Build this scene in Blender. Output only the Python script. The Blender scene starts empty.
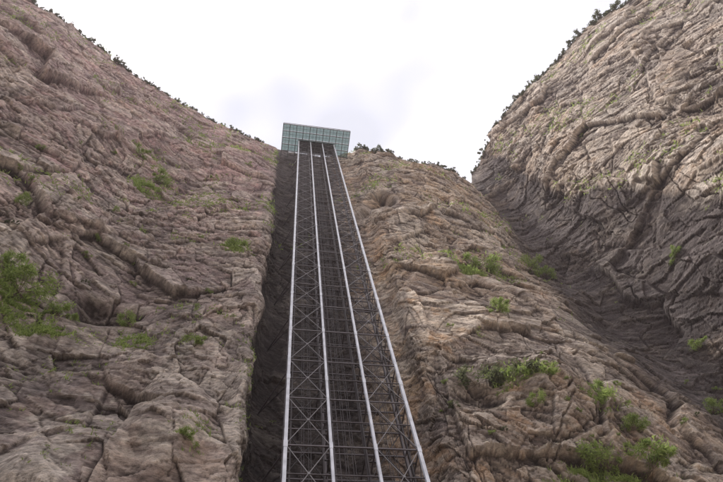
import bpy, math, random
import numpy as np
from mathutils import Vector, Matrix
random.seed(7); rng=np.random.default_rng(7)
S=bpy.context.scene; COL=S.collection
S.view_settings.view_transform='Standard'; S.view_settings.look='None'; S.view_settings.exposure=0
# ------------------------------------------------ camera frame
FPX=540.0
u=Vector((-58,204,-540)).normalized()
h=Vector((1,-0.095,0)); h.z=-(u.x*h.x+u.y*h.y)/u.z; h.normalize()
yv=u.cross(h).normalized()
R3=Matrix((h,yv,u))                 # cam -> world
CAM=Vector((0,0,1.6))
cam=bpy.data.cameras.new('camera'); co=bpy.data.objects.new('camera',cam); COL.objects.link(co)
cam.sensor_width=36; cam.lens=FPX/723*36; cam.clip_end=5000; cam.clip_start=0.1
co.matrix_world=Matrix.Translation(CAM)@R3.to_4x4(); S.camera=co
def ray(px,py): return (R3@Vector((px-361.5,241-py,-FPX))).normalized()
def at_h(px,py,H):
    d=ray(px,py); return CAM+d*((H-1.6)/d.z)
RN=np.array(R3)
def project(P):
    c=(P-np.array(CAM))@RN
    z=-c[:,2]; return 361.5+FPX*c[:,0]/z, 241-FPX*c[:,1]/z, z
# ------------------------------------------------ numpy noise
def H3(ix,iy,iz,s):
    h_=(ix.astype(np.uint32)*np.uint32(374761393)+iy.astype(np.uint32)*np.uint32(668265263)+iz.astype(np.uint32)*np.uint32(2246822519)+np.uint32((s*3266489917)&0xffffffff))
    h_^=h_>>np.uint32(15); h_*=np.uint32(2246822519); h_^=h_>>np.uint32(13); h_*=np.uint32(3266489917); h_^=h_>>np.uint32(16)
    return h_
def fl(h_): return h_.astype(np.float32)*np.float32(1/4294967296.0)
def vnoise(P,s):
    F=np.floor(P); f=(P-F).astype(np.float32); I=F.astype(np.int64); f=f*f*f*(f*(f*6-15)+10)
    r=0
    for a in (0,1):
        wa=f[:,0] if a else 1-f[:,0]
        for b in (0,1):
            wb=wa*(f[:,1] if b else 1-f[:,1])
            for c in (0,1):
                r=r+wb*(f[:,2] if c else 1-f[:,2])*fl(H3(I[:,0]+a,I[:,1]+b,I[:,2]+c,s))
    return r*2-1
EYE=np.eye(3,dtype=np.int64)
def lin(P,s):            # continuous, piecewise flat: gives creased facets
    F=np.floor(P); f=(P-F).astype(np.float32); I=F.astype(np.int64)
    o=np.argsort(-f,axis=1); fs=np.take_along_axis(f,o,1)
    v0=fl(H3(I[:,0],I[:,1],I[:,2],s)); r=v0*(1-fs[:,0])
    for k in range(3):
        I=I+EYE[o[:,k]]; v=fl(H3(I[:,0],I[:,1],I[:,2],s))
        r=r+v*((fs[:,k]-fs[:,k+1]) if k<2 else fs[:,2])
    return r*2-1
ROT=np.array(Matrix.Rotation(0.7,3,'X')@Matrix.Rotation(0.9,3,'Z'))
def fbm(P,s,o=4,gain=.5):
    r=0;a=1.0;Q=P
    for k in range(o):
        r=r+a*vnoise(Q,s+k*11); a*=gain; Q=(Q@ROT)*2.03
    return r/1.7
def ani(P,s,o,sc,gain=.6):
    r=0;a=1.0;Q=P/np.array(sc)
    for k in range(o):
        r=r+a*vnoise(Q,s+k*11); a*=gain; Q=Q*2.07+3.1
    return r/1.8
def worley(P,s):
    n=len(P); F=np.floor(P); I=F.astype(np.int64); f=(P-F).astype(np.float32)
    d1=np.full(n,9,np.float32); d2=d1.copy(); bh=np.zeros(n,np.uint32); bv=np.zeros((n,3),np.float32)
    for a in (-1,0,1):
        for b in (-1,0,1):
            for c in (-1,0,1):
                hh=H3(I[:,0]+a,I[:,1]+b,I[:,2]+c,s)
                vx=a+(hh&np.uint32(1023)).astype(np.float32)/1023-f[:,0]
                vy=b+((hh>>np.uint32(10))&np.uint32(1023)).astype(np.float32)/1023-f[:,1]
                vz=c+((hh>>np.uint32(20))&np.uint32(1023)).astype(np.float32)/1023-f[:,2]
                d=vx*vx+vy*vy+vz*vz
                m=d<d1
                d2=np.where(m,d1,np.minimum(d2,d)); d1=np.where(m,d,d1); bh=np.where(m,hh,bh)
                bv[m]=np.stack([vx[m],vy[m],vz[m]],1)
    g=np.stack([fl(bh*np.uint32(2654435761)),fl(bh*np.uint32(40503001)),fl(bh*np.uint32(97531111))],1)*2-1
    return fl(bh*np.uint32(1597334677)+np.uint32(77))*2-1,(g*bv).sum(1),np.sqrt(d2)-np.sqrt(d1)
def chunked(fn,P,*a):
    out=[fn(P[i:i+60000],*a) for i in range(0,len(P),60000)]
    if isinstance(out[0],tuple): return tuple(np.concatenate([o[k] for o in out]) for k in range(len(out[0])))
    return np.concatenate(out)
def sm(x,a,b):
    t=np.clip((x-a)/(b-a),0,1); return t*t*(3-2*t)
# ------------------------------------------------ cliff control curves (rim, foot): near-vertical walls
ctl=[]
def cp(p,F=None,quiet=0,k=.97):
    if F is None: F=(p[0]*k,p[1]*k-.5)
    ctl.append((p[0],p[1],p[2],F[0],F[1],quiet))
cp((-170,-90,200),(-155,-85))
cp(at_h(0,-25,200)); cp(at_h(30,-2,198)); cp(at_h(65,20,195)); cp(at_h(122,70,190))
cp(at_h(185,106,185)); cp(at_h(215,124,182),(-19,30)); cp(at_h(255,141,178),(-3.4,29.0),.3); cp(at_h(275,148,178),(-.2,29.7),.8)
cp((-2.6,35.4,179),(-.2,38.5),1); cp((4,35.6,179),(3.8,40.5),1); cp((9,35.6,178),(8.6,38.5),1)
cp(at_h(350,153,177),(12.8,34.6),1); cp(at_h(362,149,176),(15.6,30.6),.6); cp(at_h(395,154,175),(30,30.5)); cp(at_h(440,168,177),(45,33.5))
cp(at_h(459,176,178),(53,35.5)); cp(at_h(469,183,180),(57.5,35)); cp(at_h(478,160,190)); cp(at_h(490,133,195))
cp(at_h(520,94,198)); cp(at_h(545,72,200)); cp(at_h(590,30,205)); cp(at_h(625,-2,210))
cp((165,-80,215),(150,-76))
C=np.array(ctl)
def crom(C,t):
    n=len(C); i=np.clip(np.floor(t).astype(int),0,n-2); f=(t-i)[:,None]
    p0=C[np.clip(i-1,0,n-1)];p1=C[i];p2=C[i+1];p3=C[np.clip(i+2,0,n-1)]
    return .5*((2*p1)+(-p0+p2)*f+(2*p0-5*p1+4*p2-p3)*f*f+(-p0+3*p1-3*p2+p3)*f**3)
tt=np.linspace(0,len(C)-1,6000); D=crom(C,tt)
mid=D[:,3:5]*.65+D[:,0:2]*.35
seg=np.linalg.norm(np.diff(mid,axis=0),axis=1)
tm=(tt[1:]+tt[:-1])/2
wgt=np.interp(tm,[0,1,1.01,2,4,6,7,13,14,17,20,22.9,23,24],[.1,.1,.6,.7,.85,1.2,1.5,1.5,1.1,.9,.8,.6,.1,.1])
L=np.concatenate([[0],np.cumsum(seg*wgt)])
NC=2000
tcol=np.interp(np.linspace(0,L[-1],NC),L,tt)
K=crom(C,tcol)
zs=[0.0]
while zs[-1]<1.0:
    zz=zs[-1]*190; zs.append(zs[-1]+(0.0015*(zz+75) if zz>18 else .7)/190)
tau=np.array(zs); tau/=tau[-1]; NR=len(tau)
tang=np.gradient(mid,axis=0)
tanc=np.stack([np.interp(tcol,tt,tang[:,0]),np.interp(tcol,tt,tang[:,1])],1)
k=np.hanning(61);k/=k.sum()
tanc/=np.linalg.norm(tanc,axis=1,keepdims=True)
for j in (0,1): tanc[:,j]=np.convolve(np.pad(tanc[:,j],30,'edge'),k,'valid')
tanc/=np.linalg.norm(tanc,axis=1,keepdims=True)
nrm=np.stack([tanc[:,1],-tanc[:,0]],1)
prof=tau
B=np.zeros((NR,NC,3)); 
for j in (0,1): B[:,:,j]=K[None,:,3+j]+(K[None,:,j]-K[None,:,3+j])*prof[:,None]
B[:,:,2]=tau[:,None]*K[None,:,2]
P=B.reshape(-1,3); T=np.repeat(tau,NC); Q=np.tile(K[:,5],NR); TC=np.tile(tcol,NR)
N3=np.concatenate([np.tile(nrm,(NR,1)),np.full((len(P),1),-.1)],1)
quiet=1-.8*np.clip(Q,0,1)
rimd=1-.5*sm(T,.85,1)
def rot(ax,ay,az=0): return np.array(Matrix.Rotation(math.radians(az),3,'Z')@Matrix.Rotation(math.radians(ay),3,'Y')@Matrix.Rotation(math.radians(ax),3,'X'))
def lw(P,s,sc,a): return P+np.stack([chunked(lin,P/sc,s+j*7) for j in range(3)],1)*a
def blur(a,r):
    for ax in (0,1):
        c=np.cumsum(np.pad(a,[(r+1,r) if x==ax else (0,0) for x in (0,1)],'edge'),axis=ax)
        a=(np.take(c,range(2*r+1,c.shape[ax]),ax)-np.take(c,range(0,c.shape[ax]-2*r-1),ax))/(2*r+1)
    return a
def bl(x,r): return blur(x.reshape(NR,NC),r).ravel()
W0=lw(lw(P,500,21.,2.5),600,7.,.7)
W1=lw(W0,700,2.4,.3)
rough=.4+.85*sm(chunked(fbm,P/22.,77,3),-.35,.35)
d=chunked(fbm,P/np.array([50,50,60.]),5,2,.5)*2.8*rimd*quiet
def blocks(Wp,R,sc,amp,seed,hs=.4,tg=1.0,crack=0,cw=.05):
    hh,g,e=chunked(worley,(Wp@R)/np.array(sc),seed)
    return amp*(hs*hh+tg*g)-crack*(1-sm(e,0,cw)),hh,e
b1,h1,e1=blocks(W0,rot(-8,28),(28,26,30),2.0,3,.3,1.0,.0,.015)
b2,h2,e2=blocks(W0,rot(10,46),(13,12,16),1.15,4,.35,1.1,.15,.02)
b3,h3,e3=blocks(W0,rot(-12,34),(5.6,5,4.4),.46,5,.5,1.1,.12,.03)
b4,h4,e4=blocks(W1,rot(5,38),(2.4,2.2,1.2),.2,6,.6,1.1,.06,.05)
b5,h5,e5=blocks(W1,rot(-15,22),(1.1,1.,.5),.09,8,.6,1.1,.02,.08)
d+=bl(b1,1)*quiet*rimd+bl(b2,1)*quiet*(.4+.6*rimd)+b3*(.35+.65*quiet)+(b4+b5)*rough
def facet(Wp,R,sc,amp,seed): return amp*chunked(lin,(Wp@R)/np.array(sc),seed)
d+=facet(W0,rot(-8,28),(24,22,32),2.6,801)*quiet*rimd
d+=facet(W0,rot(-12,40),(7,7,10),.5,805)*(.4+.6*quiet)
d+=facet(W1,rot(20,38),(1.7,1.7,2),.1,807)*rough
lip=sm(TC,6.3,7.2)*(1-sm(TC,8.3,8.8))+sm(TC,12.8,13.2)*(1-sm(TC,13.8,14.2))
d+=lip*(facet(P,rot(10,20),(7,7,11),.6,811)+facet(P,rot(0,30),(3,3,4.5),.45,813))
def plates(Wp,R,sc,amp,Kq,w,seed):
    X=(Wp@R)/np.array(sc); n_=chunked(lin,X,seed)+.5*chunked(lin,X*2.1+5,seed+1)
    q=n_*Kq; i=np.floor(q); fr=q-i
    return amp*(i+sm(fr,w,1)-q),(fl(H3(i.astype(np.int64),np.floor(X[:,2]*.7).astype(np.int64),i.astype(np.int64)*0,seed))*2-1)
p2,k2=plates(W0,rot(8,26),(22,22,9),.42,1.6,.93,831)
p3,k3=plates(W0,rot(8,24),(9,9,3.4),.17,1.8,.9,841)
d+=p2*quiet*(.5+.5*rimd)+p3*(.35+.65*quiet)
d+=chunked(fbm,W0/1.3,140,4,.6)*.04
jn=np.abs(chunked(lin,(W0@rot(0,14))/np.array([9,9,50]),61)+.4*chunked(lin,W0/3.,62)); jo=(1-sm(jn,0,.03))*sm(chunked(vnoise,P/30.,66),-.05,.5); d-=.5*jo*quiet
Ps=B[::6,::6].reshape(-1,3)
def blob(px,py,rx):
    dd=np.array(ray(px,py)); v=Ps-np.array(CAM); t=v@dd; e=np.linalg.norm(v-t[:,None]*dd,axis=1)/np.maximum(t,1)
    c=Ps[np.argmin(e)]; return c,rx*np.linalg.norm(c-np.array(CAM))/FPX
wob=np.stack([chunked(lin,P/7.,401+j)+.5*chunked(lin,P/3.,411+j) for j in range(3)],1)*.4
def gauss(px,py,rx,sz=1.0,p=2):
    c,r=blob(px,py,rx); q=P-c; q[:,2]/=sz; q+=wob*r; return np.exp(-((q**2).sum(1)/(r*r))**(p/2))
d-=bl(gauss(380,200,20,1.7,8)*8,1)
d-=gauss(472,392,24,.8,3)*1.6
d-=gauss(110,287,30,.6,4)*2.5
d+=gauss(60,440,50,.9,4)*2.0
d+=gauss(165,410,28,2,4)*1.6
d+=gauss(560,390,45,1.2,4)*2.0
edge=chunked(lin,W0/np.array([14,14,22.]),301)+.5*chunked(lin,W0/np.array([5,5,8.]),303)+.3*chunked(fbm,P/2.,305,3)
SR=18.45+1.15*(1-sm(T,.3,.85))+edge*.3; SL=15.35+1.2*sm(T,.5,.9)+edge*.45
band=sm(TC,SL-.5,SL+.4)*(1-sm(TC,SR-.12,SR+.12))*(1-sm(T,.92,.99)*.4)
d-=bl(sm(TC,SL-1,SL+1)*(1-sm(TC,SR-.16,SR+.16)),1)*.9*rimd*sm(T,.05,.15)
P2=P+N3*d[:,None]
P2[:,2]+=(chunked(lin,P/7.,71)*2.2+chunked(lin,P/2.2,72)*1.1)*sm(T,.93,1)
# ---------------- weathering colour per point (stains, spalls, darker cracks), shade and haze painted in
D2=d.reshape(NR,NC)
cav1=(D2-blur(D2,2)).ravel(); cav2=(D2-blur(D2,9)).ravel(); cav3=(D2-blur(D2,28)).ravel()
cd=np.clip(-cav1/.07,0,1)*.45+np.clip(-cav2/.27,0,1)*.45+np.clip(-cav3/1.,0,1)*.35  # darker in cracks and dips, by relief
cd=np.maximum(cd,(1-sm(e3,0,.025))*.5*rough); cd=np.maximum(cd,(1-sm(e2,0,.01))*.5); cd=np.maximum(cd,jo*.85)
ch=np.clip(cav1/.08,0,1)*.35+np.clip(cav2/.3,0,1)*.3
def lerp(a,b,f): return a+(np.array(b)-a)*np.clip(f,0,1)[:,None]
pink=sm(-TC,-9,-7.5)*(.25+.75*sm(T,.28,.55)); tan=sm(TC,10.6,11.6)*(1-.45*sm(TC,17,19))
f1=chunked(fbm,P/18.,201,4); f2=chunked(fbm,W0/7.,205,5,.6); f3=chunked(fbm,P/3.,209,5,.65)
col=np.zeros((len(P),3))+np.array((.43,.375,.325))
col=lerp(col,(.30,.27,.25),sm(f1,-.25,.3))
tc_=lerp(np.zeros((len(P),3))+np.array((.56,.405,.265)),(.37,.29,.225),sm(f1,-.2,.3)); col=col+(tc_-col)*tan[:,None]
pc_=lerp(np.zeros((len(P),3))+np.array((.55,.35,.34)),(.40,.265,.275),sm(f1,-.25,.3)); col=col+(pc_-col)*(pink*.95)[:,None]  # pinkish rock, with the hazy glare tint painted in towards the top
upr=sm(TC,18.6,19.4)*sm(T,.25,.5); col=lerp(col,(.60,.51,.415),upr*.7)  # upper right slab painted paler for its sunlit look
col=lerp(col,(.68,.41,.22),(h2>.35)*.18*(.3+.7*tan)+sm(f2,.12,.38)*.5*(.25+.75*tan))
col=lerp(col,(.76,.69,.60),sm(chunked(fbm,W0/8.,215,6,.66),.14,.34)*.62)
col=lerp(col,(.24,.215,.205),sm(chunked(fbm,W0/9.,217,6,.66),.15,.38)*.5)
col=lerp(col,(.68,.60,.53),(h3>.45)*.25+(h4>.55)*.2+(k2>.5)*.12)
col=lerp(col,(.17,.135,.13),(h3<-.6)*.3+(h4<-.6)*.25+(h2<-.65)*.2)
st1=ani(W0@rot(8,26),221,6,(10,10,1.0),.7); col=lerp(col,(.155,.12,.11),sm(st1,.12,.42)*.66)
st2=ani(W0@rot(8,26),231,6,(7,7,.75),.7); col=lerp(col,(.74,.64,.55),sm(st2,.15,.45)*.5)
ro=ani(P,241,5,(3.2,3.2,30),.62); col=lerp(col,(.13,.105,.10),sm(ro,.15,.48)*.5*(1-.5*upr))
dark=band*1.0  # dark band: shadow and damp together, painted into the rock
dark=np.maximum(dark,gauss(380,202,24,1.7,4)*1.1)  # shade of the overhang hollow, painted on
gul=sm(TC,8.15,8.5)*(1-sm(TC,11.0,11.8)); dark=np.maximum(dark,gul*1.0)  # gully recess: its shade is painted into the rock colour
dark+=gauss(190,170,50)*.12+gauss(120,300,40,.6)*.3+gauss(690,330,80,1.2)*.2+gauss(410,355,20,2.6)*.25  # more dark patches, among them painted shade in the hollow right of the tower
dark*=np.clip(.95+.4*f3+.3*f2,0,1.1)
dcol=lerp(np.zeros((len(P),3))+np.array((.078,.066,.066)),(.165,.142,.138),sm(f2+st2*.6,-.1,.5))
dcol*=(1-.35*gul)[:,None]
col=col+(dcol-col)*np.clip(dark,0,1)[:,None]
col*=(1+.38*f3)[:,None]
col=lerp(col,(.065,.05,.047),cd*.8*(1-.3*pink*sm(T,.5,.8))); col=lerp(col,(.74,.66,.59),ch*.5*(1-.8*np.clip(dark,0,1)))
veil=pink*sm(T,.45,.9)*.15; col=lerp(col,(.56,.38,.41),veil)  # pink haze near the top, painted into the rock colour
col=np.clip(col,.02,.8)
grass=gauss(10,270,18,.7)+gauss(22,288,18,.6)+gauss(56,310,17,.5)+gauss(130,322,13,.6)*.7+gauss(640,457,28,.6)+gauss(600,470,28,.6)+gauss(150,177,10)*.5+gauss(510,374,20,.5)*.9+gauss(236,245,9,1.)*.5+gauss(600,400,18,.4)*.8+gauss(475,264,13,.5)*.7+gauss(190,430,12,2)*.3
G=P2.reshape(NR,NC,3)
extra=[]
last=G[-1]
for kk in range(1,16):
    e=last.copy(); off=kk*2.2+kk*kk*.25
    e[:,0:2]-=nrm*off; e[:,2]+=.12*off+fbm(e/8.,92,3)*1.2; extra.append(e)
G=np.concatenate([G,np.array(extra)],0); NRT=G.shape[0]
def exr(a): return np.concatenate([a,np.repeat(a[-1:],NRT-NR,0)],0)
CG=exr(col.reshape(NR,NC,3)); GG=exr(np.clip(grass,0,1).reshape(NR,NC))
du=np.gradient(G,axis=1);dvv=np.gradient(G,axis=0); nn=np.cross(du,dvv); nn/=np.linalg.norm(nn,axis=2,keepdims=True)+1e-9
mz=nn[:,:,2]; f3g=exr(f3.reshape(NR,NC)); f1g=exr(f1.reshape(NR,NC))
gmask=np.clip(sm(mz,-.25,.35)*sm(f3g,-.15,.2)*sm(GG,.2,.7)*.8+sm(mz,.5,.8)*sm(f1g,-.05,.25)*.35,0,.9)
CG=CG+(np.array((.24,.29,.09))-CG)*gmask[:,:,None]
# ------------------------------------------------ materials
def mat(name):
    m=bpy.data.materials.new(name); m.use_nodes=True; nt=m.node_tree; return m,nt,nt.nodes['Principled BSDF']
def simple(name,c,r=.5,metal=0,var=.15,sc=3.):
    m,nt,b=mat(name); n=nt.nodes.new('ShaderNodeTexNoise'); n.inputs['Scale'].default_value=sc; n.inputs['Detail'].default_value=3
    tc=nt.nodes.new('ShaderNodeTexCoord'); nt.links.new(tc.outputs['Object'],n.inputs['Vector'])
    r_=nt.nodes.new('ShaderNodeValToRGB'); r_.color_ramp.elements[0].position=.3; r_.color_ramp.elements[1].position=.7
    r_.color_ramp.elements[0].color=tuple(x*(1-var) for x in c)+(1,); r_.color_ramp.elements[1].color=tuple(min(1,x*(1+var)) for x in c)+(1,)
    nt.links.new(n.outputs['Fac'],r_.inputs['Fac']); nt.links.new(r_.outputs['Color'],b.inputs['Base Color'])
    b.inputs['Roughness'].default_value=r; b.inputs['Metallic'].default_value=metal; return m
def rock():
    m,nt,b=mat('cliff_rock'); N=nt.nodes.new; Lk=nt.links.new
    geo=N('ShaderNodeNewGeometry'); mp=N('ShaderNodeMapping'); mp.inputs['Rotation'].default_value=(.15,.45,.2); mp.inputs['Scale'].default_value=(.8,.8,2.2); Lk(geo.outputs['Position'],mp.inputs['Vector'])
    at=N('ShaderNodeAttribute'); at.attribute_name='weathering_shade'
    n=N('ShaderNodeTexNoise'); n.inputs['Scale'].default_value=1.3; n.inputs['Detail'].default_value=6; n.inputs['Roughness'].default_value=.78; Lk(mp.outputs[0],n.inputs['Vector'])
    mr=N('ShaderNodeMapRange'); Lk(n.outputs['Fac'],mr.inputs[0]); mr.inputs[1].default_value=.34; mr.inputs[2].default_value=.66; mr.inputs[3].default_value=.45; mr.inputs[4].default_value=1.5
    vm=N('ShaderNodeVectorMath'); vm.operation='SCALE'; Lk(at.outputs['Color'],vm.inputs[0]); Lk(mr.outputs[0],vm.inputs['Scale'])
    Lk(vm.outputs[0],b.inputs['Base Color']); b.inputs['Roughness'].default_value=.92; b.inputs['Specular IOR Level'].default_value=.2
    bp=N('ShaderNodeBump'); bp.inputs['Distance'].default_value=.55; bp.inputs['Strength'].default_value=.9; Lk(n.outputs['Fac'],bp.inputs['Height'])
    Lk(bp.outputs[0],b.inputs['Normal']); return m
ROCK=rock()
def strip(name,c0,c1):
    g=G[:,c0:c1+1].reshape(-1,3); n=c1-c0+1
    me=bpy.data.meshes.new(name); nv=len(g); me.vertices.add(nv); me.vertices.foreach_set('co',g.astype(np.float32).ravel())
    i=(np.arange(NRT-1)[:,None]*n+np.arange(n-1)[None,:]).ravel()
    q=np.stack([i,i+1,i+1+n,i+n],1); nf=len(q)
    me.loops.add(nf*4); me.loops.foreach_set('vertex_index',q.ravel().astype(np.int32))
    me.polygons.add(nf); me.polygons.foreach_set('loop_start',np.arange(0,nf*4,4,dtype=np.int32))
    me.polygons.foreach_set('use_smooth',np.zeros(nf,bool)); me.update(calc_edges=True)
    a=me.attributes.new('weathering_shade','FLOAT_COLOR','POINT')
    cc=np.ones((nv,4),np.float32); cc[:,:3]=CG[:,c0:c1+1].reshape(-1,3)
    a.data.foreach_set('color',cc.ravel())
    me.materials.append(ROCK); o=bpy.data.objects.new(name,me); COL.objects.link(o); o['kind']='structure'; return o
def cidx(t): return int(np.searchsorted(tcol,t))
i1,i2,i3=cidx(8.2),cidx(12.2),cidx(17.0)
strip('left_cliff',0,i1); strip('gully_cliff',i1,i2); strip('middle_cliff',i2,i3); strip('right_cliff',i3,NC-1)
def link(name,verts,faces,m,parent=None,smooth=False):
    me=bpy.data.meshes.new(name); me.from_pydata([tuple(v) for v in verts],[],faces); me.update()
    if smooth: me.polygons.foreach_set('use_smooth',[True]*len(me.polygons))
    if m: me.materials.append(m)
    o=bpy.data.objects.new(name,me); COL.objects.link(o)
    if parent: o.parent=parent
    return o
gm=simple('valley_ground',(.30,.26,.21),.95,0,.4,.4)
gv=[];gf=[];n=60
for j in range(n+1):
    for i in range(n+1):
        x=(i/n*2-1); y=(j/n*2-1); gv.append((math.copysign(abs(x)**2.5,x)*2500,math.copysign(abs(y)**2.5,y)*2500,random.uniform(-.12,.12)))
for j in range(n):
    for i in range(n): a=j*(n+1)+i; gf.append((a,a+1,a+n+2,a+n+1))
o=link('ground',gv,gf,gm,None,True); o['kind']='structure'
bpy.context.view_layer.update()
dg=bpy.context.evaluated_depsgraph_get()
# ------------------------------------------------ lift tower
class MB:
    def __init__(s): s.v=[];s.f=[]
    def box(s,a,b):
        x0,y0,z0=a;x1,y1,z1=b;k=len(s.v)
        s.v+=[(x0,y0,z0),(x1,y0,z0),(x1,y1,z0),(x0,y1,z0),(x0,y0,z1),(x1,y0,z1),(x1,y1,z1),(x0,y1,z1)]
        s.f+=[(k,k+3,k+2,k+1),(k+4,k+5,k+6,k+7),(k,k+1,k+5,k+4),(k+1,k+2,k+6,k+5),(k+2,k+3,k+7,k+6),(k+3,k,k+4,k+7)]
    def bar(s,a,b,w,t=None):
        a=Vector(a);b=Vector(b);d_=(b-a).normalized(); t=t or w
        up=Vector((0,1,0)) if abs(d_.y)<.9 else Vector((0,0,1))
        sx=d_.cross(up).normalized(); sy=d_.cross(sx).normalized();k=len(s.v)
        for p in (a,b):
            for i,j in ((-1,-1),(1,-1),(1,1),(-1,1)): s.v.append(tuple(p+sx*i*w/2+sy*j*t/2))
        s.f+=[(k,k+1,k+2,k+3),(k+7,k+6,k+5,k+4)]+[(k+i,k+4+i,k+4+(i+1)%4,k+(i+1)%4) for i in range(4)]
    def build(s,name,m,parent=None): return link(name,s.v,s.f,m,parent)
paint=simple('pale_grey_paint',(.56,.58,.64),.45,0,.18,1.2)
paint_shade=simple('shaded_grey_paint',(.08,.066,.07),.5,0,.3,1.)  # darker copy of the column paint; shade at the back put into its colour
brace=simple('brace_paint',(.15,.14,.145),.5,0,.3,1.)
steel=simple('dark_steel',(.035,.027,.027),.55,.2,.3,2.)
def empty(name,loc,label,cat,group=None):
    o=bpy.data.objects.new(name,None); COL.objects.link(o); o.location=loc; o['label']=label; o['category']=cat
    if group: o['group']=group
    return o
X0,BAY,Y0,DEP,HT=1.6,3.6,30.0,3.4,169.0
tw=empty('lift_tower',(0,0,0),'tall pale steel lattice lift tower climbing the dark gully between the cliffs','lift tower')
XS=[X0+BAY*i for i in range(4)]
for r_ in (0,1):
    for x in XS:
        m=MB(); y=Y0+r_*DEP; w=(.28 if x in (XS[0],XS[3]) else .22) if r_==0 else .2; t=.05
        m.box((x-w/2,y-.16,0),(x+w/2,y-.16+t,HT)); m.box((x-w/2,y+.16-t,0),(x+w/2,y+.16,HT)); m.box((x-t/2,y-.16+t,0),(x+t/2,y+.16-t,HT))
        z=9
        while z<HT-3: m.box((x-w/2-.03,y-.185,z-.35),(x+w/2+.03,y-.155,z+.35)); z+=9
        m.build('column',paint if r_==0 else paint_shade,tw)
nl=int(HT//3)
for i in range(1,nl+1):
    z=i*3.0; m=MB(); a=.06 if i%2 else .12
    for k in range(3):
        m.box((XS[k]+.16,Y0-.05,z-a/2),(XS[k+1]-.16,Y0+.05,z+a/2)); m.box((XS[k]+.1,Y0+DEP-.06,z-.07),(XS[k+1]-.1,Y0+DEP+.06,z+.07))
    for x in XS: m.box((x-.05,Y0+.165,z-.06),(x+.05,Y0+DEP-.165,z+.06))
    m.build('ring_beam',paint_shade,tw)
for i in range(0,nl//2):
    z=i*6.0
    for k in (0,2):
        m=MB(); a,b_=XS[k]+.13,XS[k+1]-.13
        m.bar((a,Y0-.10,z+.2),(b_,Y0-.10,z+5.8),.065,.05); m.bar((a,Y0-.06,z+5.8),(b_,Y0-.06,z+.2),.065,.05)
        m.box(((a+b_)/2-.11,Y0-.14,z+2.88),((a+b_)/2+.11,Y0-.11,z+3.12))
        m.build('cross_brace',brace,tw)
        m=MB(); m.bar((a,Y0+DEP,z+.2),(b_,Y0+DEP,z+5.8),.08,.07); m.bar((a,Y0+DEP+.05,z+5.8),(b_,Y0+DEP+.05,z+.2),.08,.07)
        m.build('back_brace',steel,tw)  # dark colour here stands in for the shade at the tower's back
    for x in (XS[0],XS[3]):
        m=MB(); m.bar((x-.02,Y0+.2,z+.2),(x-.02,Y0+DEP-.2,z+5.8),.08,.06); m.bar((x+.02,Y0+.2,z+5.8),(x+.02,Y0+DEP-.2,z+.2),.08,.06); m.build('side_brace',paint_shade,tw)
for k in range(3):
    for sx in (.45,BAY-.45):
        m=MB(); x=XS[k]+sx; y=Y0+DEP*.4
        m.box((x-.07,y-.12,0),(x+.07,y+.12,HT-1))
        xx=XS[k]+.03 if sx<1 else XS[k+1]-.03
        for i in range(1,nl*2): m.box((min(x,xx)+.04,y-.05,i*1.5-.06),(max(x,xx)-.04,y+.05,i*1.5+.06))
        m.build('guide_rail',steel,tw)
m=MB(); xa,xb=XS[1]+.75,XS[1]+1.2; y=Y0+DEP-.45
m.box((xa-.03,y-.03,0),(xa+.03,y+.03,HT-1)); m.box((xb-.03,y-.03,0),(xb+.03,y+.03,HT-1))
for i in range(int(HT/.5)-3): m.box((xa+.03,y-.02,i*.5+.3),(xb-.03,y+.02,i*.5+.34))
m.build('service_ladder',paint_shade,tw)
for k in (0,1,2):
    for dx in (1.4,1.6,2.0,2.2):
        m=MB(); m.box((XS[k]+dx-.025,Y0+DEP*.5-.025,2),(XS[k]+dx+.025,Y0+DEP*.5+.025,HT-.5)); m.build('hoist_cable',steel,tw)
for i in range(1,14):
    z=i*12.0+3
    for x,dx in ((XS[0],-3.2),(XS[3],3.4),(XS[1],0),(XS[2],0)):
        m=MB(); o1=Vector((x,Y0+DEP+.1,z)); dr=Vector((dx*.9,6,0)).normalized()
        hit,loc,_,_,_,_=S.ray_cast(dg,o1,dr,distance=14)
        e=loc+dr*.4 if hit else o1+dr*1.5
        m.bar(o1,e,.12)
        if dx: m.bar(o1+Vector((0,0,-2.5)),e,.09)
        m.build('wall_tie',paint_shade,tw)
# ------------------------------------------------ station on top
st=empty('lift_station',(0,0,HT),'flat pale green glazed lift station with latticed underside crowning the tower','lift station')
def stp(m,name,ma): o=m.build(name,ma,st); o.location=(0,0,-HT); return o
sx0,sx1,sy0,sy1=-3.5,17.0,25.3,33.5; ZB=HT+.3
pale=simple('dark_green_paint',(.09,.115,.11),.5,0,.2,1.)
m=MB()
for i in range(0,11):
    x=sx0+(sx1-sx0)*i/10; m.box((x-.10,sy0,ZB),(x+.10,sy1+2.0,ZB+.2))
stp(m,'floor_joists',pale)
m=MB()
for j in range(0,5):
    y=sy0+(sy1-sy0)*j/4; m.box((sx0-.1,y-.10,ZB-.25),(sx1+.1,y+.10,ZB-.004))
stp(m,'floor_girders',brace)
m=MB()
for i in range(0,21):
    x=sx0+(sx1-sx0)*i/20; m.box((x-.03,sy0+.05,ZB+.304),(x+.03,sy1,ZB+.35))
for j in range(0,9):
    y=sy0+.05+(sy1-sy0-.1)*j/8; m.box((sx0,y-.03,ZB+.354),(sx1,y+.03,ZB+.40))
stp(m,'floor_grating',pale)
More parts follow.
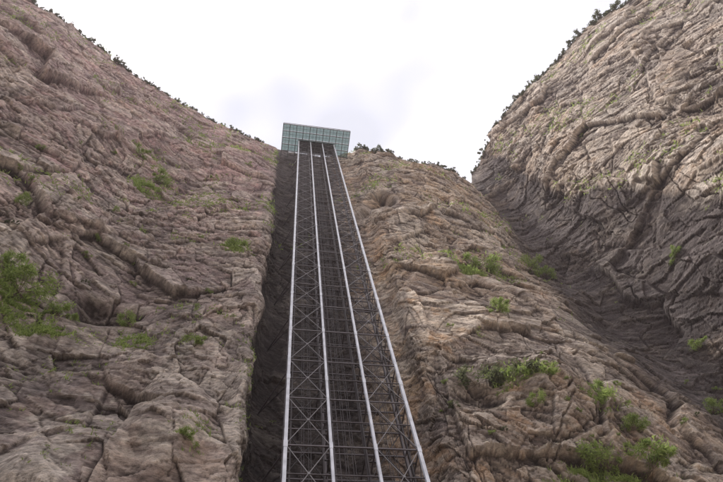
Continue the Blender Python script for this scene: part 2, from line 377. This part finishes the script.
def glass(name,c,al):
    gl,nt,b=mat(name); nt.nodes.remove(b)
    t1=nt.nodes.new('ShaderNodeBsdfTransparent'); t1.inputs[0].default_value=c+(1,)
    t2=nt.nodes.new('ShaderNodeBsdfTranslucent'); t2.inputs[0].default_value=tuple(x*.6 for x in c)+(1,)
    t3=nt.nodes.new('ShaderNodeBsdfGlossy'); t3.inputs['Roughness'].default_value=.1
    nz=nt.nodes.new('ShaderNodeTexNoise'); nz.inputs['Scale'].default_value=.25; mr=nt.nodes.new('ShaderNodeMapRange'); mr.inputs[1].default_value=.35; mr.inputs[2].default_value=.65; mr.inputs[3].default_value=max(0,al-.25); mr.inputs[4].default_value=al+.3; nt.links.new(nz.outputs['Fac'],mr.inputs[0])
    m1=nt.nodes.new('ShaderNodeMixShader'); nt.links.new(mr.outputs[0],m1.inputs[0]); nt.links.new(t1.outputs[0],m1.inputs[1]); nt.links.new(t2.outputs[0],m1.inputs[2])
    m2=nt.nodes.new('ShaderNodeMixShader'); m2.inputs[0].default_value=.06; nt.links.new(m1.outputs[0],m2.inputs[1]); nt.links.new(t3.outputs[0],m2.inputs[2])
    nt.links.new(m2.outputs[0],nt.nodes['Material Output'].inputs['Surface']); return gl
gl=glass('green_tinted_glass',(.46,.53,.515),.1)
for i in range(10):
    for j in range(4):
        x=sx0+(sx1-sx0)*i/10; y=sy0+(sy1-sy0)*j/4
        m=MB(); m.box((x+.09,y+.09,ZB+.44),(x+(sx1-sx0)/10-.09,y+(sy1-sy0)/4-.09,ZB+.47)); stp(m,'floor_panel',gl)
m=MB()
for i in range(0,13):
    x=sx0+(sx1-sx0)*i/12
    for y in (sy0,sy1): m.box((x-.05,y-.05,ZB+.40),(x+.05,y+.05,ZB+1.5))
for j in range(1,6):
    y=sy0+(sy1-sy0)*j/6
    for x in (sx0,sx1): m.box((x-.05,y-.05,ZB+.40),(x+.05,y+.05,ZB+1.5))
stp(m,'railing_posts',pale)
m=MB()
for zz in (.9,1.42):
    m.box((sx0,sy0-.12,ZB+zz),(sx1,sy0-.05,ZB+zz+.08)); m.box((sx0-.12,sy0,ZB+zz),(sx0-.05,sy1,ZB+zz+.08)); m.box((sx1+.05,sy0,ZB+zz),(sx1+.12,sy1,ZB+zz+.08))
stp(m,'railing',brace)
m=MB(); m.box((XS[0]-.2,Y0-.2,ZB+.48),(XS[3]+.2,Y0+DEP,ZB+.9)); stp(m,'lobby_floor',steel)
# ------------------------------------------------ vegetation
def leafmat(name,c1,c2):
    m,nt,b=mat(name); gi=nt.nodes.new('ShaderNodeNewGeometry'); r=nt.nodes.new('ShaderNodeValToRGB')
    r.color_ramp.elements[0].color=c1+(1,); r.color_ramp.elements[1].color=c2+(1,)
    nt.links.new(gi.outputs['Random Per Island'],r.inputs['Fac']); nt.links.new(r.outputs['Color'],b.inputs['Base Color']); b.inputs['Roughness'].default_value=.6
    tr=nt.nodes.new('ShaderNodeBsdfTranslucent'); nt.links.new(r.outputs['Color'],tr.inputs['Color']); mx=nt.nodes.new('ShaderNodeMixShader'); mx.inputs[0].default_value=.45
    out=nt.nodes['Material Output']; nt.links.new(b.outputs[0],mx.inputs[1]); nt.links.new(tr.outputs[0],mx.inputs[2]); nt.links.new(mx.outputs[0],out.inputs['Surface']); return m
LA=leafmat('light_leaves',(.20,.28,.07),(.42,.52,.17)); LB=leafmat('dark_leaves',(.08,.095,.05),(.19,.21,.11)); BK=simple('bark',(.14,.11,.08),.9)
def shrub_meshes(seed,leaf,n=1300,ls=.045,lobes=9,grassy=False):
    g=np.random.default_rng(seed)
    Lc=np.stack([g.uniform(-.5,.5,lobes),g.uniform(-.4,.4,lobes),g.uniform(.0,.36,lobes)],1); Lr=g.uniform(.06,.19,lobes)
    Lc[:,2]*=1-1.1*np.abs(Lc[:,0])
    k=g.integers(0,lobes,n); dv=g.normal(size=(n,3)); dv/=np.linalg.norm(dv,axis=1,keepdims=True)
    p=Lc[k]+dv*(Lr[k]*g.uniform(.1,1.5,n)**.8)[:,None]
    a=g.normal(size=(n,3)); a[:,2]-=.3
    if grassy: a=dv*.6+g.normal(size=(n,3))*.4; a[:,2]-=.4
    a/=np.linalg.norm(a,axis=1,keepdims=True); b_=np.cross(a,g.normal(size=(n,3))); b_/=np.linalg.norm(b_,axis=1,keepdims=True)
    s=g.uniform(.5,1.4,n)[:,None]*ls; wd=.28 if grassy else .45
    V=np.stack([p-a*s,p+b_*s*wd,p+a*s,p-b_*s*wd],1).reshape(-1,3)
    F=[(4*i,4*i+1,4*i+2,4*i+3) for i in range(n)]
    me=bpy.data.meshes.new('foliage'); me.from_pydata(V.tolist(),[],F); me.materials.append(leaf)
    m=MB()
    for c in Lc: m.bar((0,0,-.08),(c[0]*.5,c[1]*.5,c[2]*.3),.01); m.bar((c[0]*.5,c[1]*.5,c[2]*.3),tuple(c),.006)
    ms=bpy.data.meshes.new('stem'); ms.from_pydata(m.v,[],m.f); ms.materials.append(BK)
    return me,ms
protoA=[shrub_meshes(s,LA,2600,.045,16,True) for s in range(7)]; protoB=[shrub_meshes(s+20,LB,1000,.06,12) for s in range(8)]
def shrub(loc,size,label,group,light=True,name='shrub',cat='shrub',flat=.65):
    e=empty(name,loc,label,cat,group); me,ms=random.choice(protoA if light else protoB)
    e.scale=(size*random.uniform(.8,1.3),size*random.uniform(.8,1.3),size*flat); e.rotation_euler=(random.uniform(-.2,.2),random.uniform(-.2,.2),random.uniform(0,6.28))
    for nm,dd in (('foliage',me),('stem',ms)):
        c=bpy.data.objects.new(nm,dd); COL.objects.link(c); c.parent=e
def hitpx(px,py):
    d_=ray(px,py); ok,loc,nr,_,ob,_=S.ray_cast(dg,CAM,d_)
    return (loc,nr,(loc-CAM).length) if ok else None
big=[(10,264,30,'large light green bush at the left edge of the photo, uppermost on the left ledge'),
(18,286,32,'wide light green bush just under the uppermost left edge bush'),
(56,310,28,'low spreading green bush on the left ledge, right of the edge bushes'),
(130,320,18,'small green bush on the left cliff directly above the lower left overhang'),
(155,178,20,'light green bush high on the left cliff midway between rim and ledge'),
(140,153,12,'tiny bright bush above the high left cliff bush'),
(236,245,20,'light green bush on the left cliff close beside the tower'),
(195,342,20,'small green bush on left cliff face at mid height near the gully'),
(478,262,34,'rounded light green bush on a ledge high on the cliff right of the tower'),
(498,308,24,'bright compact green bush below the rounded bush right of the tower'),
(474,378,34,'dark olive bush in the hollow right of the lower tower'),
(514,375,30,'bright green bush right beside the dark olive bush'),
(548,372,16,'small green bush at the right end of the lower right ledge'),
(528,266,20,'small bush beside the dark gully on the right'),
(545,272,14,'tiny bush right in the dark gully'),
(634,425,26,'green bush above the broad grassy clump at lower right'),
(608,458,34,'broad pale green bush at the bottom edge on the lower right'),
(648,458,36,'broad green bush rightmost of the pair at the bottom edge'),
(600,388,18,'small green bush on the slope above the lower right bushes'),
(712,408,18,'green bush at the right edge of the photo in the dark rock'),
(185,436,15,'small green bush low on the left cliff near the photo bottom'),
(700,345,13,'tiny bush on the dark rock near the right edge'),
(678,252,13,'tiny bush on the pale rock of the right mountain'),
(20,202,13,'tiny bush high at the left edge under the upper cliff'),
(538,402,16,'small bush below the bright green ledge bush'),]
for x,y,s,lab in big:
    r=hitpx(x,y+s*.2)
    if r:
        loc,nr,D_=r; sz=s*D_/FPX*1.1
        shrub(loc+nr*sz*.1,sz,lab,None,'olive' not in lab)
reg=[('left cliff',(5,130),(250,330),26,'small green tuft bush growing from a crack in the left cliff','small bushes in cracks of the left cliff'),
('mid cliff',(380,230),(600,460),24,'small green tuft bush growing from a crack between tower and dark gully','small bushes in cracks of the middle cliff'),
('right',(600,380),(720,460),10,'small green tuft bush growing from a crack in the right mountain face','small bushes in cracks of the right mountain')]
for _,a,b_,n,lab,grp in reg:
    cnt=0
    while cnt<n:
        x=random.uniform(a[0],b_[0]); y=random.uniform(a[1],b_[1]); r=hitpx(x,y)
        if not r or (265<x<440) or (_=='mid cliff' and x>500 and y<330): 
            cnt+=.2; continue
        loc,nr,D_=r; sz=random.uniform(4,8)*D_/FPX; shrub(loc+nr*sz*.1,sz,lab,grp,random.random()<.8); cnt+=1
allP=G.reshape(-1,3); PX,PY,PZ=project(allP)
okm=(PZ>1)&(PX>-20)&(PX<745)&(PY>-40)&(PY<240)
AP,AX,AY=allP[okm],PX[okm],PY[okm]
def sky_at(x):
    m=np.abs(AX-x)<1.2
    if not m.any(): return None
    k=np.argmin(np.where(m,AY,1e9)); return Vector(AP[k]),AY[k]
sk=[(4,12),(12,9),(84,5),(92,6),(118,6),(124,5),(178,4),(186,5),(362,7),(370,9),(378,8),(385,6),(438,5),(446,6),(453,6),
(477,7),(481,7),(486,6),(514,6),(522,6),(530,6),(536,8),(560,6),(570,8),(577,9),(594,8),(601,10),(609,9),(617,8)]
def fringe(x0,x1,a,b_,st):
    x=x0
    while x<x1:
        sk.append((x,random.uniform(a,b_)**1.0)); x+=random.choice((.7,.9,1.2,2.0,st))
fringe(24,262,1.5,3.8,6); fringe(355,466,1.5,3.8,6); fringe(472,628,2.0,5,4)
for x,s in sk:
    r=sky_at(x)
    if not r: continue
    loc,_=r; D_=(loc-CAM).length; sz=s*1.25*D_/FPX
    side=('left cliff','left') if x<300 else (('cliff between tower and right mountain','middle') if x<468 else ('right mountain','right'))
    shrub(loc-Vector((0,0,sz*.2)),sz,'small dark bush standing on the skyline of the '+side[0],'bushes on the %s skyline'%side[1],False,'bush','bush',random.uniform(.5,1.0))
Gx=G[:NR]; lowf=fbm(Gx.reshape(-1,3)/12.,131,3).reshape(NR,NC)
prob=np.clip(mz[:NR]+.15,0,1)*(GG[:NR]**1.3+.005*(lowf>.15)*(1-np.clip(dark,0,1).reshape(NR,NC))) 
prob[Gx[:,:,2]<12]=0; prob*=np.clip(Gx[:,:,2]/60,.2,1.2)
ids=rng.choice(prob.size,7500,p=prob.ravel()/prob.sum()); V=[];F=[]
base=Gx.reshape(-1,3)[ids]
for p in base:
    D_=max(20,np.linalg.norm(p)); hgt=min(1.1,.009*D_)*rng.uniform(.4,1.1)
    for q in range(6):
        an=rng.uniform(0,6.28); o_=rng.normal(size=3)*hgt*.5; o_[2]*=.2; dx,dy=math.cos(an),math.sin(an); k=len(V); w=hgt*.12
        V+=[(p[0]+o_[0]-dy*w,p[1]+o_[1]+dx*w,p[2]-.05),(p[0]+o_[0]+dy*w,p[1]+o_[1]-dx*w,p[2]-.05),(p[0]+o_[0]+dx*hgt*.7,p[1]+o_[1]+dy*hgt*.7,p[2]+hgt*rng.uniform(-.2,.9))]
        F.append((k,k+1,k+2))
o=link('ledge_grass',V,F,LA); o['kind']='stuff'; o['label']='pale green grass growing in patches on the cliff ledges'; o['category']='grass'
# ------------------------------------------------ valley haze: a real, very thin scattering volume filling the gorge
hz=MB(); hz.box((-260,-160,-3),(260,110,330)); ho=hz.build('haze',None); ho['kind']='structure'
hm=bpy.data.materials.new('haze_air'); hm.use_nodes=True; nt=hm.node_tree; nt.nodes.clear()
vs=nt.nodes.new('ShaderNodeVolumeScatter'); vs.inputs['Density'].default_value=.00032; vs.inputs['Color'].default_value=(1,.89,.94,1); vs.inputs['Anisotropy'].default_value=.2
oo=nt.nodes.new('ShaderNodeOutputMaterial'); nt.links.new(vs.outputs[0],oo.inputs['Volume']); ho.data.materials.append(hm)
# ------------------------------------------------ light
SUN=Vector((-.44,-.10,.86)).normalized()
el=math.asin(SUN.z); az=math.atan2(SUN.x,SUN.y)
sd=bpy.data.lights.new('sun','SUN'); sd.energy=4.2; sd.angle=math.radians(3); sd.color=(1,.93,.87)
so=bpy.data.objects.new('sun',sd); COL.objects.link(so); so.rotation_euler=SUN.to_track_quat('Z','Y').to_euler(); so.location=(-50,0,250)
w=bpy.data.worlds.new('World'); S.world=w; w.use_nodes=True; nt=w.node_tree; nt.nodes.clear()
sk_=nt.nodes.new('ShaderNodeTexSky'); sk_.sky_type='NISHITA'; sk_.sun_disc=False; sk_.sun_elevation=el; sk_.sun_rotation=az
b1_=nt.nodes.new('ShaderNodeBackground'); b1_.inputs[1].default_value=.12; nt.links.new(sk_.outputs[0],b1_.inputs[0])
b2_=nt.nodes.new('ShaderNodeBackground'); b2_.inputs[1].default_value=1.9
tc=nt.nodes.new('ShaderNodeTexCoord'); n1=nt.nodes.new('ShaderNodeTexNoise'); n1.inputs['Scale'].default_value=1.8; n1.inputs['Detail'].default_value=3; nt.links.new(tc.outputs['Generated'],n1.inputs[0])
rp=nt.nodes.new('ShaderNodeValToRGB'); rp.color_ramp.elements[0].color=(.475,.475,.53,1); rp.color_ramp.elements[1].color=(1.06,1.0,1.04,1); rp.color_ramp.elements[0].position=.4; rp.color_ramp.elements[1].position=.64
nt.links.new(n1.outputs['Fac'],rp.inputs[0]); nt.links.new(rp.outputs[0],b2_.inputs[0])
mx=nt.nodes.new('ShaderNodeMixShader'); mx.inputs[0].default_value=.93; nt.links.new(b1_.outputs[0],mx.inputs[1]); nt.links.new(b2_.outputs[0],mx.inputs[2])
ow=nt.nodes.new('ShaderNodeOutputWorld'); nt.links.new(mx.outputs[0],ow.inputs[0])
print('rows',NR,'cols',NC)
